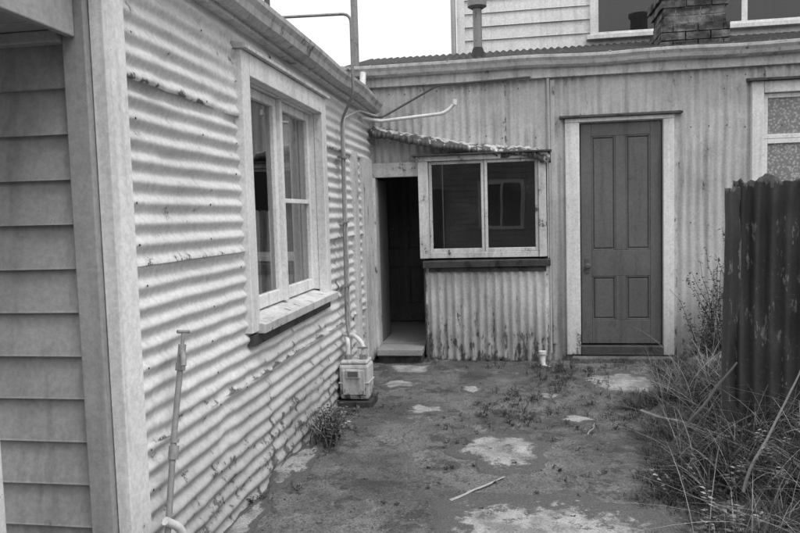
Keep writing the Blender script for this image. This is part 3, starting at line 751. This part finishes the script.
for x,y,r,n,h in G:
    for k in range(n):
        a=U(0,6.28);q=r*math.sqrt(R()); tuft(V,x+q*math.cos(a),y+q*math.sin(a)*.8,.035,int(U(10,22)),h*U(.5,1.1),.0018,1.2,.8)
        if R()<.4: broad(V,x+q*math.cos(a),y+q*math.sin(a)*.8,2,h*.8,.018,.8)
V.build('grass_tufts')
V=Veg()   # spiky plant by wall
for i in range(90):
    a=U(0,6.28);X=-1.22+U(-.07,.1);Y=4.3+U(-.15,.2)
    V.blade((X,Y,gh(X,Y)),U(.12,.30),.005,a,U(.3,1.2),tone()*1.2,1)
for i in range(9): broad(V,-1.2+U(-.06,.1),4.3+U(-.2,.3),3,.2,.04)
V.build('spiky_wall_plant')
V=Veg()   # tall shrub at wall
for i in range(80):
    x=U(1.55,2.5);y=U(6.1,6.6);z=gh(x,y);H=U(.35,1.15)*(.6+.4*sst(1.6,1.9,x));pts=[];lx=U(-.25,.15);ly=U(-.15,.05)
    for k in range(7):
        t=k/6; pts.append((x+lx*t*t+.05*noise.noise(Vector((t*3,i,1))),y+ly*t+.05*noise.noise(Vector((t*3,i,5))),z+H*t))
    V.stem(pts,.0045,U(.03,.10))
    for q in range(int(H*55)):
        t=U(.1,1);k=min(5,int(t*6));p=Vector(pts[k]).lerp(Vector(pts[k+1]),t*6-k)
        V.leaf(p+Vector((U(-.03,.03),U(-.03,.03),U(-.02,.02))),U(.02,.045),.008,(U(-1,1),U(-1,1),U(-.4,.8)),tone()*.8)
V.build('wall_shrub')
v=[];f=[]
for i in range(1300):
    x=U(-1.3,1.3) ;y=U(2.4,6.5)
    if noise.noise(Vector((x*2,y*2,30)))<0.05 and R()<.8: continue
    s=U(.002,.006)*(1.9 if R()<.04 else 1);b=len(v);z=gh(x,y)+s*.2
    for dx,dy,dz in ((1,0,0),(0,1,0),(-1,0,0),(0,-1,0),(0,0,.8),(0,0,-.8)):
        v.append((x+dx*s*U(.7,1.3),y+dy*s*U(.7,1.3),z+dz*s*U(.7,1.2)))
    for a,c in ((0,1),(1,2),(2,3),(3,0)): f+=[(b+a,b+c,b+4),(b+c,b+a,b+5)]
mesh_obj('pebbles',v,f,M_peb)
V=Veg()
for i in range(2600):
    x=U(-1.3,1.6);y=U(2.4,6.5)
    if noise.noise(Vector((x*1.7,y*1.7,60)))<.1 and R()<.85: continue
    V.leaf((x,y,gh(x,y)+.006),U(.006,.022),.004,(U(-1,1),U(-1,1),U(0,.2)),U(.02,.16) if R()<.9 else .3)
V.build('leaf_litter')

# ---------------------------------------------------------------- light, world, camera
w=bpy.data.worlds.new('World'); sc.world=w; w.use_nodes=True; nt=w.node_tree; bg=nt.nodes['Background']
sky=nt.nodes.new('ShaderNodeTexSky'); sky.sky_type='NISHITA'; sky.sun_disc=False; sky.sun_elevation=math.radians(60); sky.sun_rotation=math.radians(125); sky.dust_density=4
bw=nt.nodes.new('ShaderNodeRGBToBW'); nt.links.new(sky.outputs[0],bw.inputs[0])
tc=nt.nodes.new('ShaderNodeTexCoord'); sp=nt.nodes.new('ShaderNodeSeparateXYZ'); nt.links.new(tc.outputs['Generated'],sp.inputs[0])
z0=mth(nt,'MAXIMUM',sp.outputs[2],0.0)
val=mth(nt,'ADD',mth(nt,'MULTIPLY',bw.outputs[0],.3),mth(nt,'ADD',mth(nt,'MULTIPLY',z0,9.0),5.6))
cc=nt.nodes.new('ShaderNodeCombineColor')
for i in range(3): nt.links.new(val,cc.inputs[i])
nt.links.new(cc.outputs[0],bg.inputs[0]); bg.inputs[1].default_value=.13
L=bpy.data.lights.new('sun','SUN'); L.energy=1.25; L.angle=math.radians(20); L.color=(1,1,1)
lo=bpy.data.objects.new('sun',L); col.objects.link(lo)
el,az=math.radians(60),math.radians(125)   # azimuth clockwise from +Y
sd=Vector((math.sin(az)*math.cos(el),math.cos(az)*math.cos(el),math.sin(el)))
lo.rotation_euler=sd.to_track_quat('Z','Y').to_euler()
cam=bpy.data.cameras.new('camera'); co=bpy.data.objects.new('camera',cam); col.objects.link(co)
cam.sensor_width=36; cam.lens=31.5; cam.clip_end=2000; cam.clip_start=.05
psi=math.radians(9.25);th=math.radians(4.2);ro_=.028
fw=Vector((-math.sin(psi)*math.cos(th),math.cos(psi)*math.cos(th),-math.sin(th)))
r0=Vector((math.cos(psi),math.sin(psi),0));u0=r0.cross(fw)
upv=u0*math.cos(ro_)+r0*math.sin(ro_); rt=r0*math.cos(ro_)-u0*math.sin(ro_)
mt=Matrix((( rt.x,upv.x,-fw.x,0),(rt.y,upv.y,-fw.y,0),(rt.z,upv.z,-fw.z,1.45),(0,0,0,1)))
co.matrix_world=mt
sc.camera=co
sc.view_settings.view_transform='Standard'; sc.view_settings.look='None'; sc.view_settings.exposure=0
